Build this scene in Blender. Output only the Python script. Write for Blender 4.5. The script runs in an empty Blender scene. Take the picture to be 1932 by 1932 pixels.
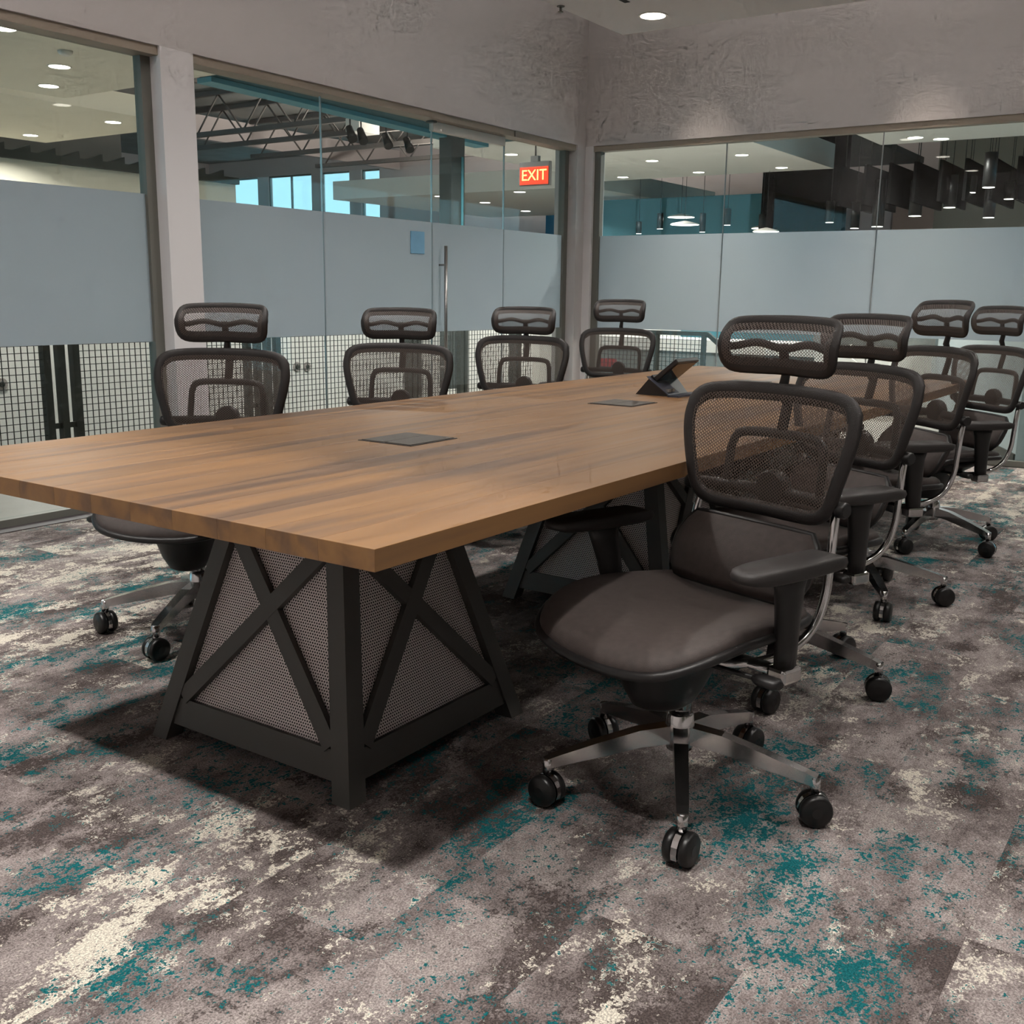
import bpy, bmesh, math, random
from mathutils import Vector, Matrix
random.seed(7)
PI = math.pi
sc = bpy.context.scene
C = sc.collection

# ------------------------------------------------------------------ camera
YAW, PITCH, ROLL = math.radians(34.333), math.radians(11.80), math.radians(-0.767)
CAM = Vector((-1.2471, -1.1231, 1.1631)); FPX = 1974.1
fwd = Vector((math.cos(YAW)*math.cos(PITCH), math.sin(YAW)*math.cos(PITCH), -math.sin(PITCH)))
rt = Vector((math.sin(YAW), -math.cos(YAW), 0)); dn = fwd.cross(rt)
r2 = math.cos(ROLL)*rt + math.sin(ROLL)*dn; d2 = -math.sin(ROLL)*rt + math.cos(ROLL)*dn
cd = bpy.data.cameras.new('camera'); cam = bpy.data.objects.new('camera', cd); C.objects.link(cam)
cam.matrix_world = Matrix(((r2.x, -d2.x, -fwd.x, CAM.x), (r2.y, -d2.y, -fwd.y, CAM.y), (r2.z, -d2.z, -fwd.z, CAM.z), (0, 0, 0, 1)))
cd.sensor_width = 36; cd.lens = 36*FPX/1932; cd.clip_start = .05
sc.camera = cam

# ------------------------------------------------------------------ world, exposure, large lights
w = bpy.data.worlds.new('world'); sc.world = w; w.use_nodes = True
bg = w.node_tree.nodes['Background']; bg.inputs[0].default_value = (.40, .75, .93, 1); bg.inputs[1].default_value = 1.05
vs = sc.view_settings
vs.view_transform = 'Standard'; vs.look = 'None'; vs.gamma = 1; vs.use_curve_mapping = False; vs.exposure = 0.6
try:
    sc.cycles.transparent_max_bounces = 16; sc.cycles.max_bounces = 6; sc.cycles.diffuse_bounces = 2; sc.cycles.glossy_bounces = 3
    sc.cycles.caustics_reflective = False; sc.cycles.caustics_refractive = False; sc.cycles.use_adaptive_sampling = True; sc.cycles.adaptive_threshold = .1; sc.cycles.adaptive_min_samples = 12
except Exception: pass

ROOM_W, HALL_W, FAR_W = 11.0, 44.0, 90.0      # watts per downlight
def lamp(loc, watts, size=.15, col=(1, .96, .91), spread=150, rot=(0, 0, 0)):
    l = bpy.data.lights.new('downlight_lamp', 'AREA'); l.shape = 'DISK'; l.size = size; l.energy = watts; l.color = col
    l.spread = math.radians(spread)
    o = bpy.data.objects.new('downlight_lamp', l); C.objects.link(o); o.location = loc; o.rotation_euler = rot
    return o

# ------------------------------------------------------------------ helpers
def s2l(c):
    f = lambda v: v/12.92 if v <= .04045 else ((v+.055)/1.055)**2.4
    return tuple(f(v/255) for v in c) + (1,)
MATS = {}
def mat(name, col, rough=.5, metal=0, spec=.5, bump=None, var=None, emit=None):
    """bump=(scale,strength)  var=(scale,amount): subtle procedural variation"""
    m = bpy.data.materials.new(name); m.use_nodes = True; nt = m.node_tree; b = nt.nodes['Principled BSDF']
    c = s2l(col); b.inputs['Base Color'].default_value = c; b.inputs['Roughness'].default_value = rough
    b.inputs['Metallic'].default_value = metal; b.inputs['Specular IOR Level'].default_value = spec
    if var or bump:
        tc = nt.nodes.new('ShaderNodeTexCoord')
    if var:
        n = nt.nodes.new('ShaderNodeTexNoise'); n.inputs['Scale'].default_value = var[0]; n.inputs['Detail'].default_value = 4
        nt.links.new(tc.outputs['Object'], n.inputs['Vector'])
        r = nt.nodes.new('ShaderNodeValToRGB'); r.color_ramp.elements[0].position = .3; r.color_ramp.elements[1].position = .7
        a = var[1]
        r.color_ramp.elements[0].color = tuple(v*(1-a) for v in c[:3])+(1,); r.color_ramp.elements[1].color = tuple(min(1, v*(1+a)) for v in c[:3])+(1,)
        nt.links.new(n.outputs[0], r.inputs[0]); nt.links.new(r.outputs[0], b.inputs['Base Color'])
    if bump:
        n2 = nt.nodes.new('ShaderNodeTexNoise'); n2.inputs['Scale'].default_value = bump[0]; n2.inputs['Detail'].default_value = 3
        nt.links.new(tc.outputs['Object'], n2.inputs['Vector'])
        bp = nt.nodes.new('ShaderNodeBump'); bp.inputs['Strength'].default_value = bump[1]; bp.inputs['Distance'].default_value = .002
        nt.links.new(n2.outputs[0], bp.inputs['Height']); nt.links.new(bp.outputs[0], b.inputs['Normal'])
    if emit:
        b.inputs['Emission Color'].default_value = s2l(emit[0]); b.inputs['Emission Strength'].default_value = emit[1]; m.cycles.emission_sampling = 'NONE'
    MATS[name] = m
    return m

def mnode(nt, op, a, b=None, c=None):
    n = nt.nodes.new('ShaderNodeMath'); n.operation = op
    for i, v in enumerate((a, b, c)):
        if v is None: continue
        if isinstance(v, (int, float)): n.inputs[i].default_value = v
        else: nt.links.new(v, n.inputs[i])
    return n.outputs[0]

def weave(name, col, ax, px, pz, hole, rough=.55):
    """woven mesh: staggered see-through openings laid out on the part's own coordinates (ax = the two axes)"""
    m = mat(name, col, rough); nt = m.node_tree; b = nt.nodes['Principled BSDF']; out = nt.nodes['Material Output']
    tc = nt.nodes.new('ShaderNodeTexCoord'); sp = nt.nodes.new('ShaderNodeSeparateXYZ'); nt.links.new(tc.outputs['Object'], sp.inputs[0])
    u0 = mnode(nt, 'DIVIDE', sp.outputs[ax[0]], px); v0 = mnode(nt, 'DIVIDE', sp.outputs[ax[1]], pz)
    row = mnode(nt, 'FLOOR', u0); par = mnode(nt, 'FLOORED_MODULO', row, 2.0)
    u = mnode(nt, 'SUBTRACT', mnode(nt, 'FRACT', u0), .5)
    v = mnode(nt, 'SUBTRACT', mnode(nt, 'FRACT', mnode(nt, 'MULTIPLY_ADD', par, .5, v0)), .5)
    d = mnode(nt, 'ADD', mnode(nt, 'MULTIPLY', u, u), mnode(nt, 'MULTIPLY', v, v))
    h = mnode(nt, 'LESS_THAN', d, hole)
    tr = nt.nodes.new('ShaderNodeBsdfTransparent'); mx = nt.nodes.new('ShaderNodeMixShader')
    nt.links.new(h, mx.inputs[0]); nt.links.new(b.outputs[0], mx.inputs[1]); nt.links.new(tr.outputs[0], mx.inputs[2]); nt.links.new(mx.outputs[0], out.inputs[0])
    return m

class MB:
    def __init__(s): s.v = []; s.f = []; s.sm = []
    def add(s, vs, fs, smooth=False):
        o = len(s.v); s.v += [tuple(v) for v in vs]; s.f += [tuple(i+o for i in f) for f in fs]; s.sm += [smooth]*len(fs); return s
    def box(s, x0, x1, y0, y1, z0, z1):
        vs = [(x, y, z) for z in (z0, z1) for y in (y0, y1) for x in (x0, x1)]
        return s.add(vs, [(0, 2, 3, 1), (4, 5, 7, 6), (0, 1, 5, 4), (2, 6, 7, 3), (0, 4, 6, 2), (1, 3, 7, 5)])
    def bbox(s, x0, x1, y0, y1, z0, z1, b=.003):
        bm = bmesh.new(); bmesh.ops.create_cube(bm, size=1)
        for v in bm.verts: v.co = ((x0+x1)/2+v.co.x*(x1-x0), (y0+y1)/2+v.co.y*(y1-y0), (z0+z1)/2+v.co.z*(z1-z0))
        bmesh.ops.bevel(bm, geom=bm.edges[:], offset=b, segments=2, affect='EDGES', profile=.5)
        bm.verts.index_update(); s.add([v.co for v in bm.verts], [[v.index for v in f.verts] for f in bm.faces]); bm.free(); return s
    def prism(s, pts, axis, a, b):
        """polygon in 2 axes extruded along the third (axis index)"""
        n = len(pts); vs = []
        for t in (a, b):
            for p in pts:
                q = list(p); q.insert(axis, t); vs.append(q)
        fs = [tuple(range(n)), tuple(range(2*n-1, n-1, -1))] + [(i, (i+1) % n, n+(i+1) % n, n+i) for i in range(n)]
        return s.add(vs, fs)
    def sweep(s, pts, ra, rb=None, ref=(0, 0, 1), seg=8, closed=False, caps=True, square=False):
        pts = [Vector(p) for p in pts]; n = len(pts); rb = ra if rb is None else rb
        RA = ra if isinstance(ra, (list, tuple)) else [ra]*n; RB = rb if isinstance(rb, (list, tuple)) else [rb]*n
        vs = []; ref = Vector(ref)
        for i, p in enumerate(pts):
            if closed: t = pts[(i+1) % n]-pts[i-1]
            else: t = pts[min(i+1, n-1)]-pts[max(i-1, 0)]
            t.normalize(); nn = ref-ref.dot(t)*t
            if nn.length < 1e-4: nn = Vector((1, 0, 0)).cross(t)
            nn.normalize(); b = t.cross(nn)
            for k in range(seg):
                a = 2*PI*(k+.5 if square else k)/seg
                q = 1.41421 if square else 1
                vs.append(p+nn*RA[i]*math.cos(a)*q+b*RB[i]*math.sin(a)*q)
        fs = []
        for i in range(n if closed else n-1):
            j = (i+1) % n
            for k in range(seg):
                l = (k+1) % seg; fs.append((i*seg+k, i*seg+l, j*seg+l, j*seg+k))
        s.add(vs, fs, not square)
        if not closed and caps: s.add([], []); o = len(s.v)-len(vs); s.f += [tuple(o+k for k in range(seg))[::-1], tuple(o+(n-1)*seg+k for k in range(seg))]; s.sm += [False, False]
        return s
    def lathe(s, prof, seg=20, c=(0, 0, 0), axis='z', smooth=True):
        vs = []; n = len(prof)
        for r, h in prof:
            for k in range(seg):
                a = 2*PI*k/seg; p = (r*math.cos(a), r*math.sin(a), h)
                if axis == 'x': p = (p[2], p[0], p[1])
                if axis == 'y': p = (p[0], p[2], p[1])
                vs.append((p[0]+c[0], p[1]+c[1], p[2]+c[2]))
        fs = [(i*seg+k, i*seg+(k+1) % seg, (i+1)*seg+(k+1) % seg, (i+1)*seg+k) for i in range(n-1) for k in range(seg)]
        s.add(vs, fs, smooth); o = len(s.v)-len(vs)
        s.f += [tuple(o+k for k in range(seg))[::-1], tuple(o+(n-1)*seg+k for k in range(seg))]; s.sm += [False, False]
        return s
    def mesh(s, name):
        me = bpy.data.meshes.new(name); me.from_pydata(s.v, [], s.f)
        me.polygons.foreach_set('use_smooth', s.sm)
        bm = bmesh.new(); bm.from_mesh(me); bmesh.ops.recalc_face_normals(bm, faces=bm.faces); bm.to_mesh(me); bm.free()
        me.update(); return me
    def build(s, name, m, parent=None, loc=None, rot=None):
        me = s.mesh(name); me.materials.append(m); return link(name, me, parent, loc, rot)
def link(name, me, parent=None, loc=None, rot=None):
    o = bpy.data.objects.new(name, me); C.objects.link(o)
    if parent: o.parent = parent
    if loc: o.location = loc
    if rot: o.rotation_euler = rot
    return o
def empty(name, loc=(0, 0, 0), rz=0):
    o = bpy.data.objects.new(name, None); C.objects.link(o); o.location = loc; o.rotation_euler = (0, 0, rz); o.empty_display_size = .1; return o
def tag(o, label, cat, group=None):
    o['label'] = label; o['category'] = cat
    if group: o['group'] = group
    return o
def struct(o, label=None):
    o['kind'] = 'structure'
    if label: o['label'] = label
    return o
def cr(pts, n=6, closed=False):
    """Catmull-Rom through points"""
    P = [Vector(p) for p in pts]; N = len(P); out = []
    rng = range(N) if closed else range(N-1)
    for i in rng:
        g = (lambda k: P[k % N]) if closed else (lambda k: P[max(0, min(N-1, k))])
        a, b, c, d = g(i-1), g(i), g(i+1), g(i+2)
        for k in range(n):
            t = k/n; out.append(.5*((2*b)+(c-a)*t+(2*a-5*b+4*c-d)*t*t+(3*b-a-3*c+d)*t**3))
    if not closed: out.append(P[-1])
    return out

# ------------------------------------------------------------------ materials
wall_paint = mat('wall_paint', (200, 195, 194), .9, bump=(180, .15), var=(1.2, .02))
ceil_paint = mat('ceiling_paint', (222, 217, 215), .92, bump=(200, .1))
post_paint = mat('post_paint', (226, 223, 224), .8, bump=(180, .1))
alu = mat('frame_aluminium', (158, 146, 132), .55, .1, bump=(90, .05))
alu_dark = mat('mullion_metal', (112, 111, 104), .5, .1)
chrome = mat('chrome', (205, 203, 203), .16, 1.0, var=(30, .04))
steel = mat('brushed_steel', (160, 158, 156), .3, 1.0, bump=(300, .1))
black_plastic = mat('black_plastic', (27, 25, 25), .42, bump=(400, .1))
pad_plastic = mat('arm_pad', (42, 38, 37), .5, bump=(500, .2))
frame_plastic = mat('frame_plastic', (37, 32, 31), .5, bump=(500, .5), var=(40, .12))
rubber = mat('wheel_black', (20, 19, 19), .35)
base_black = mat('pedestal_metal', (76, 74, 71), .5, .1, bump=(120, .1))
cyl_black = mat('black_pendant', (10, 10, 11), .45)
felt = mat('black_felt', (9, 9, 9), .95, spec=.05, bump=(200, .2))
perf = mat('perforated_steel', (232, 222, 219), .5, .05)
hall_white = mat('hall_white', (232, 229, 222), .9, bump=(100, .05))
hall_cream = mat('hall_cream', (228, 221, 204), .9, var=(.8, .03))
hall_grey = mat('hall_grey', (128, 124, 120), .9, var=(.5, .05))
hall_mauve = mat('hall_mauve', (208, 192, 188), .9, var=(.4, .04))
hall_dark = mat('hall_dark', (58, 60, 60), .9, var=(2.5, .35))
deck_grey = mat('deck_grey', (140, 137, 132), .8, var=(1.5, .15))
joist_grey = mat('joist_grey', (96, 88, 84), .7)
teal = mat('teal_paint', (8, 74, 84), .6, var=(.7, .06))
teal_light = mat('teal_edge', (84, 146, 160), .6, var=(.7, .04))
teal_wall = mat('teal_wall', (62, 120, 132), .7, var=(.6, .08))
olive = mat('olive_wall', (140, 134, 122), .9, var=(.5, .05))
rail_metal = mat('rail_metal', (60, 62, 58), .5, .4)
wire_metal = mat('wire_metal', (48, 52, 50), .5, .4)
white_panel = mat('white_laminate', (228, 226, 220), .6, var=(3, .02))
grey_top = mat('grey_stone', (120, 124, 122), .5, var=(20, .1))
concrete = mat('concrete', (128, 121, 112), .45, var=(1.6, .1), bump=(30, .1))
device = mat('device_black', (36, 32, 31), .3)
device_grey = mat('device_grey', (58, 60, 70), .4)
screen = mat('screen_glass', (22, 20, 20), .12)
lens = mat('lamp_lens', (255, 250, 240), .5, emit=((255, 246, 232), 6.0))
lens_far = mat('far_lamp_lens', (255, 252, 245), .5, emit=((255, 250, 240), 4.0))
lens_trim = mat('lamp_trim', (215, 210, 202), .6)
blue_tag = mat('blue_plastic', (128, 178, 210), .5, var=(8, .08))
red_sign = mat('exit_red', (190, 40, 30), .5, emit=((225, 70, 35), .9))
exit_text = mat('exit_text', (255, 190, 90), .5, emit=((255, 205, 110), 2.2))
sign_grey = mat('sign_grey', (150, 142, 138), .5)
red_box = mat('red_plastic', (215, 50, 50), .5)
dark_slot = mat('slot_dark', (22, 20, 19), .8)
fabric = mat('seat_fabric', (66, 57, 54), .62, bump=(700, .6), var=(60, .15))
mesh_back = weave('back_mesh', (92, 80, 73), (0, 2), .0052, .0080, .15)
mesh_head = weave('head_mesh', (92, 82, 77), (0, 2), .0048, .0072, .155)
mesh_lum = weave('lumbar_mesh', (76, 66, 62), (0, 2), .005, .0062, .03)

# glass: clear pane with a thin reflection
glass = bpy.data.materials.new('clear_glass'); glass.use_nodes = True; nt = glass.node_tree
for n in list(nt.nodes):
    if n.type != 'OUTPUT_MATERIAL': nt.nodes.remove(n)
out = nt.nodes['Material Output']; tr = nt.nodes.new('ShaderNodeBsdfTransparent'); gl = nt.nodes.new('ShaderNodeBsdfGlossy'); mx = nt.nodes.new('ShaderNodeMixShader')
gg = nt.nodes.new('ShaderNodeNewGeometry'); dt = nt.nodes.new('ShaderNodeVectorMath'); dt.operation = 'DOT_PRODUCT'
nt.links.new(gg.outputs['Incoming'], dt.inputs[0]); nt.links.new(gg.outputs['Normal'], dt.inputs[1])
_m = lambda op, a, b: mnode(nt, op, a, b)
schlick = _m('MULTIPLY_ADD', _m('POWER', _m('SUBTRACT', 1.0, _m('ABSOLUTE', dt.outputs['Value'], None)), 5.0), .9)
schlick.node.inputs[2].default_value = .04
tr.inputs[0].default_value = (.93, .96, .95, 1); gl.inputs['Roughness'].default_value = .01
nt.links.new(schlick, mx.inputs[0]); nt.links.new(tr.outputs[0], mx.inputs[1]); nt.links.new(gl.outputs[0], mx.inputs[2]); nt.links.new(mx.outputs[0], out.inputs[0])
# frosted film: diffuse + translucent
frost = bpy.data.materials.new('frosted_film'); frost.use_nodes = True; nt = frost.node_tree
for n in list(nt.nodes):
    if n.type != 'OUTPUT_MATERIAL': nt.nodes.remove(n)
out = nt.nodes['Material Output']; df = nt.nodes.new('ShaderNodeBsdfDiffuse'); tl = nt.nodes.new('ShaderNodeBsdfTranslucent'); mx = nt.nodes.new('ShaderNodeMixShader')
tc = nt.nodes.new('ShaderNodeTexCoord'); nz = nt.nodes.new('ShaderNodeTexNoise'); nz.inputs['Scale'].default_value = .9; rp = nt.nodes.new('ShaderNodeValToRGB')
rp.color_ramp.elements[0].color = s2l((200, 211, 215)); rp.color_ramp.elements[1].color = s2l((203, 211, 219))
nt.links.new(tc.outputs['Object'], nz.inputs['Vector']); nt.links.new(nz.outputs[0], rp.inputs[0])
for d_ in (df, tl): nt.links.new(rp.outputs[0], d_.inputs[0])
mx.inputs[0].default_value = .55
nt.links.new(df.outputs[0], mx.inputs[1]); nt.links.new(tl.outputs[0], mx.inputs[2]); nt.links.new(mx.outputs[0], out.inputs[0])

def ramp(nt, fac, stops, interp='LINEAR'):
    r = nt.nodes.new('ShaderNodeValToRGB'); r.color_ramp.interpolation = interp; e = r.color_ramp.elements
    while len(e) < len(stops): e.new(.5)
    for k, (p, c) in enumerate(stops): e[k].position = p; e[k].color = c if len(c) == 4 else s2l(c)
    nt.links.new(fac, r.inputs[0]); return r.outputs[0]
def noise(nt, vec, scale, detail=4, rough=.6, dist=0):
    n = nt.nodes.new('ShaderNodeTexNoise'); n.inputs['Scale'].default_value = scale; n.inputs['Detail'].default_value = detail
    n.inputs['Roughness'].default_value = rough; n.inputs['Distortion'].default_value = dist; nt.links.new(vec, n.inputs['Vector']); return n.outputs[0]
def mixc(nt, fac, a, b):
    n = nt.nodes.new('ShaderNodeMix'); n.data_type = 'RGBA'
    nt.links.new(fac, n.inputs[0])
    for k, v in ((6, a), (7, b)):
        if isinstance(v, tuple): n.inputs[k].default_value = s2l(v)
        else: nt.links.new(v, n.inputs[k])
    return n.outputs[2]
def vmath(nt, op, a, b):
    n = nt.nodes.new('ShaderNodeVectorMath'); n.operation = op
    for i, v in enumerate((a, b)):
        if isinstance(v, tuple): n.inputs[i].default_value = v
        else: nt.links.new(v, n.inputs[i])
    return n.outputs[0]

# carpet: greige ground, charcoal mottling, cream and teal patches, shifted from plank to plank
carpet = mat('carpet', (120, 108, 104), .95, spec=.1); nt = carpet.node_tree; b = nt.nodes['Principled BSDF']
geo = nt.nodes.new('ShaderNodeNewGeometry'); oi = nt.nodes.new('ShaderNodeObjectInfo')
rnd = oi.outputs['Random']
off = mnode(nt, 'MULTIPLY', mnode(nt, 'GREATER_THAN', rnd, .5), mnode(nt, 'MULTIPLY', rnd, 37.0))
cv = nt.nodes.new('ShaderNodeCombineXYZ')
for i in range(3): nt.links.new(off, cv.inputs[i])
pos = vmath(nt, 'ADD', geo.outputs['Position'], cv.outputs[0])
st = vmath(nt, 'MULTIPLY', pos, (.8, 1.2, 1.0))
crumb = noise(nt, pos, 34, 4, .85)
fine = noise(nt, geo.outputs['Position'], 250, 2, .7)
mid = noise(nt, geo.outputs['Position'], 110, 2, .7)
cr0 = mnode(nt, 'ADD', mnode(nt, 'SUBTRACT', crumb, .5), mnode(nt, 'MULTIPLY', mnode(nt, 'SUBTRACT', mid, .5), .75))
def patch(scale, th, wdt, seedv, crumbs=.28):
    v = vmath(nt, 'ADD', st, seedv); n = noise(nt, v, scale, 4, .66)
    m_ = mnode(nt, 'ADD', n, mnode(nt, 'MULTIPLY', cr0, crumbs))
    return ramp(nt, m_, [(th-wdt, (0, 0, 0, 1)), (th+wdt, (1, 1, 1, 1))])
base_c = ramp(nt, mnode(nt, 'MULTIPLY_ADD', cr0, .5, noise(nt, st, 4.0, 5, .75)), [(.28, (88, 79, 77)), (.44, (128, 118, 116)), (.58, (160, 150, 147)), (.76, (180, 171, 165))])
c1 = mixc(nt, patch(3.6, .555, .05, (3.1, 7.7, 1.2), .60), base_c, (82, 73, 71))
c2 = mixc(nt, patch(5.0, .64, .03, (11.3, 2.2, 5.5), .75), c1, (206, 198, 186))
sx_ = nt.nodes.new('ShaderNodeSeparateXYZ'); nt.links.new(oi.outputs['Color'], sx_.inputs[0])
lowpl = mnode(nt, 'MULTIPLY', sx_.outputs[0], .115)
vv = vmath(nt, 'ADD', st, (21.0, 4.0, 9.0))
mcream = mnode(nt, 'ADD', mnode(nt, 'ADD', noise(nt, vv, 6.0, 4, .7), lowpl), mnode(nt, 'MULTIPLY', cr0, .5))
c3 = mixc(nt, ramp(nt, mcream, [(.635, (0, 0, 0, 1)), (.675, (1, 1, 1, 1))]), c2, (214, 206, 192))
c4 = mixc(nt, patch(3.4, .62, .025, (31.0, 17.0, 2.0), .85), c3, (26, 98, 103))
fineC = ramp(nt, fine, [(.38, (.60, .60, .60, 1)), (.62, (1.32, 1.32, 1.32, 1))])
mul = nt.nodes.new('ShaderNodeMix'); mul.data_type = 'RGBA'; mul.blend_type = 'MULTIPLY'; mul.inputs[0].default_value = 1
nt.links.new(c4, mul.inputs[6]); nt.links.new(fineC, mul.inputs[7]); nt.links.new(mul.outputs[2], b.inputs['Base Color'])
bp = nt.nodes.new('ShaderNodeBump'); bp.inputs['Strength'].default_value = .5; bp.inputs['Distance'].default_value = .003
nt.links.new(fine, bp.inputs['Height']); nt.links.new(bp.outputs[0], b.inputs['Normal'])

# wood: long streaky grain along X, each board in its own tone
wood = mat('walnut_board', (150, 112, 78), .38, spec=.4); nt = wood.node_tree; b = nt.nodes['Principled BSDF']
geo = nt.nodes.new('ShaderNodeNewGeometry'); oi = nt.nodes.new('ShaderNodeObjectInfo'); rnd = oi.outputs['Random']
cv = nt.nodes.new('ShaderNodeCombineXYZ'); nt.links.new(mnode(nt, 'MULTIPLY', rnd, 9.0), cv.inputs[0])
pos = vmath(nt, 'ADD', geo.outputs['Position'], cv.outputs[0])
g1 = noise(nt, vmath(nt, 'MULTIPLY', pos, (.42, 5.0, 5.0)), 1.7, 4, .5, .5)
g2 = noise(nt, vmath(nt, 'MULTIPLY', pos, (1.6, 38.0, 38.0)), 1.0, 3, .5)
wc = ramp(nt, g1, [(.26, (86, 66, 53)), (.38, (109, 83, 62)), (.47, (128, 95, 63)), (.57, (137, 102, 66)), (.66, (122, 92, 66)), (.76, (109, 87, 68))])
w2 = ramp(nt, g2, [(.3, (.90, .89, .88, 1)), (.7, (1.05, 1.05, 1.05, 1))])
mul = nt.nodes.new('ShaderNodeMix'); mul.data_type = 'RGBA'; mul.blend_type = 'MULTIPLY'; mul.inputs[0].default_value = 1
nt.links.new(wc, mul.inputs[6]); nt.links.new(w2, mul.inputs[7])
tone = ramp(nt, rnd, [(0, (.90, .90, .92, 1)), (.5, (1.0, .99, .98, 1)), (1, (1.06, 1.04, 1.0, 1))])
mul2 = nt.nodes.new('ShaderNodeMix'); mul2.data_type = 'RGBA'; mul2.blend_type = 'MULTIPLY'; mul2.inputs[0].default_value = 1
nt.links.new(mul.outputs[2], mul2.inputs[6]); nt.links.new(tone, mul2.inputs[7]); nt.links.new(mul2.outputs[2], b.inputs['Base Color'])
rr = nt.nodes.new('ShaderNodeMapRange'); rr.inputs[3].default_value = .32; rr.inputs[4].default_value = .5; nt.links.new(g2, rr.inputs[0]); nt.links.new(rr.outputs[0], b.inputs['Roughness'])

# ------------------------------------------------------------------ room shell
YW, XW, YG, XG = 3.677, 6.82, 3.79, 6.88           # wall faces and glass planes
ZH, ZFT, ZFB = 2.394, 1.657, .879                  # bulkhead underside, frost top, frost bottom
XB, YB, ZC = -3.2, -3.0, 4.0                       # walls behind the camera, upper ceiling
fl = struct(MB().box(XB, XW+.12, YB, YW+.2, -.2, -.006).build('floor', hall_grey), 'mottled grey, charcoal, cream and teal carpet plank floor')
PW, PL = .30, 1.0
pm = MB().bbox(0, PL-.0003, 0, PW-.0003, -.006, 0, .0003).mesh('carpet_plank'); pm.materials.append(carpet)
j = 0; y = YW-.02-PW*22
while y < YW-.03:
    x = XB-1+.01+(j % 3)*.333+.866
    while x < XW+.1:
        x0, x1 = max(x, XB), min(x+PL, XW-.0)
        if x1-x0 > .05:
            o = link('carpet_plank', pm, fl, (x0, y, 0)); o.scale = ((x1-x0)/PL, 1, 1)
            xm, ym = (x0+x1)/2, y+PW/2; rr_ = random.random()      # some planks are dyed with much more cream
            cream = (.0 < xm < 2.4 and 1.9 < ym < 3.4 and rr_ < .85) or (-.9 < xm < .1 and .5 < ym < .9) or (4.8 < xm and -.6 < ym < .6 and rr_ < .6) or rr_ > .93
            o.color = (1.0 if cream else 0.0, 0, 0, 1)
        x += PL
    y += PW; j += 1
struct(MB().box(XB-.1, XW+.2, YB-.1, YW+.3, ZC, ZC+.15).build('ceiling', ceil_paint))
struct(MB().box(XB-.12, XB, YB, YW+.22, -.1, ZC).build('wall_back', wall_paint))
NWX = [(-2.6, -.5), (-.3, 1.8), (2.0, 4.1), (4.3, 6.4)]; NZ0, NZ1 = 1.0, 3.5
mb = MB().box(XB, XW+.2, YB-.12, YB, -.1, NZ0).box(XB, XW+.2, YB-.12, YB, NZ1, ZC); prev = XB
for a, b_ in NWX: mb.box(prev, a, YB-.12, YB, NZ0, NZ1); prev = b_
struct(mb.box(prev, XW+.2, YB-.12, YB, NZ0, NZ1).build('wall_near', wall_paint))
for k, (a, b_) in enumerate(NWX):
    o = struct(MB().box(a, b_, YB-.07, YB-.06, NZ0, NZ1).build('window_%d' % (13+k), glass), 'tall outside window on the daylight side, out of the picture')
    fm = MB()
    for x in (a, (a+b_)/2-.02, b_-.04): fm.box(x, x+.04, YB-.09, YB-.03, NZ0, NZ1)
    fm.box(a, b_, YB-.09, YB-.03, NZ0, NZ0+.04).box(a, b_, YB-.09, YB-.03, NZ1-.04, NZ1).build('window_frame', alu_dark, o)
wl = struct(MB().box(XB, XW, YW, YW+.22, ZH, ZC).build('wall_left', wall_paint), 'plain grey bulkhead wall above the left glass partition')
MB().box(2.486, 2.70, YW, YW+.22, 0, ZH).build('column', post_paint, wl)
MB().box(6.69, XW, YW, YW+.22, 0, ZH).build('corner_post', wall_paint, wl)
MB().box(XB, -1.0, YW, YW+.22, 0, ZH).build('wall_return', wall_paint, wl)
wr = struct(MB().box(XW, XW+.2, YB, YW+.22, ZH, ZC).build('wall_right', wall_paint), 'plain grey bulkhead wall above the right glass partition')
MB().box(XW, XW+.2, 3.60, YW+.0, 0, ZH).build('corner_post', post_paint, wr)
MB().box(XW, XW+.2, YB, -1.6, 0, ZH).build('wall_return', wall_paint, wr)

# glazing
def pane(name, x0, x1, along, lab, mull=(False, False)):
    g = .004
    def bx(a0, a1, d0, d1, z0, z1): return MB().box(a0, a1, YG+d0, YG+d1, z0, z1) if along == 'x' else MB().box(XG+d0, XG+d1, a0, a1, z0, z1)
    o = struct(bx(x0+g, x1-g, -.006, .006, .03, ZH-.04).build(name, glass), lab)
    bx(x0+g, x1-g, -.0085, -.0065, ZFB, ZFT).build('frosted_film', frost, o)
    bx(x0+g/2, x0+g+.004, -.0064, .0064, .03, ZH-.04).build('pane_edge', steel, o)
    for k, (a, b_) in enumerate(((x0, x0+.06), (x1-.06, x1))):
        if mull[k]: bx(a, b_, -.03, .03, .0, ZH-.03).build('mullion', alu_dark, o)
    return o
pane('window_1', -1.0, 2.486, 'x', 'frosted glass pane left of the white column', (True, True))
pane('window_2', 2.70, 3.757, 'x', 'frosted glass pane just right of the white column')
pane('window_3', 3.757, 4.862, 'x', 'frosted glass pane left of the glass door')
pane('window_4', 5.763, 6.69, 'x', 'frosted glass pane between the glass door and the room corner', (False, True))
pane('window_5', 2.407, 3.60, 'y', 'frosted glass pane of the right partition next to the room corner', (False, True))
pane('window_6', 1.19, 2.407, 'y', 'frosted glass pane in the middle of the right partition')
pane('window_7', -.05, 1.19, 'y', 'frosted glass pane of the right partition behind the rightmost chairs')
pane('window_8', -1.6, -.05, 'y', 'frosted glass pane at the right end of the right partition', (True, False))
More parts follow.
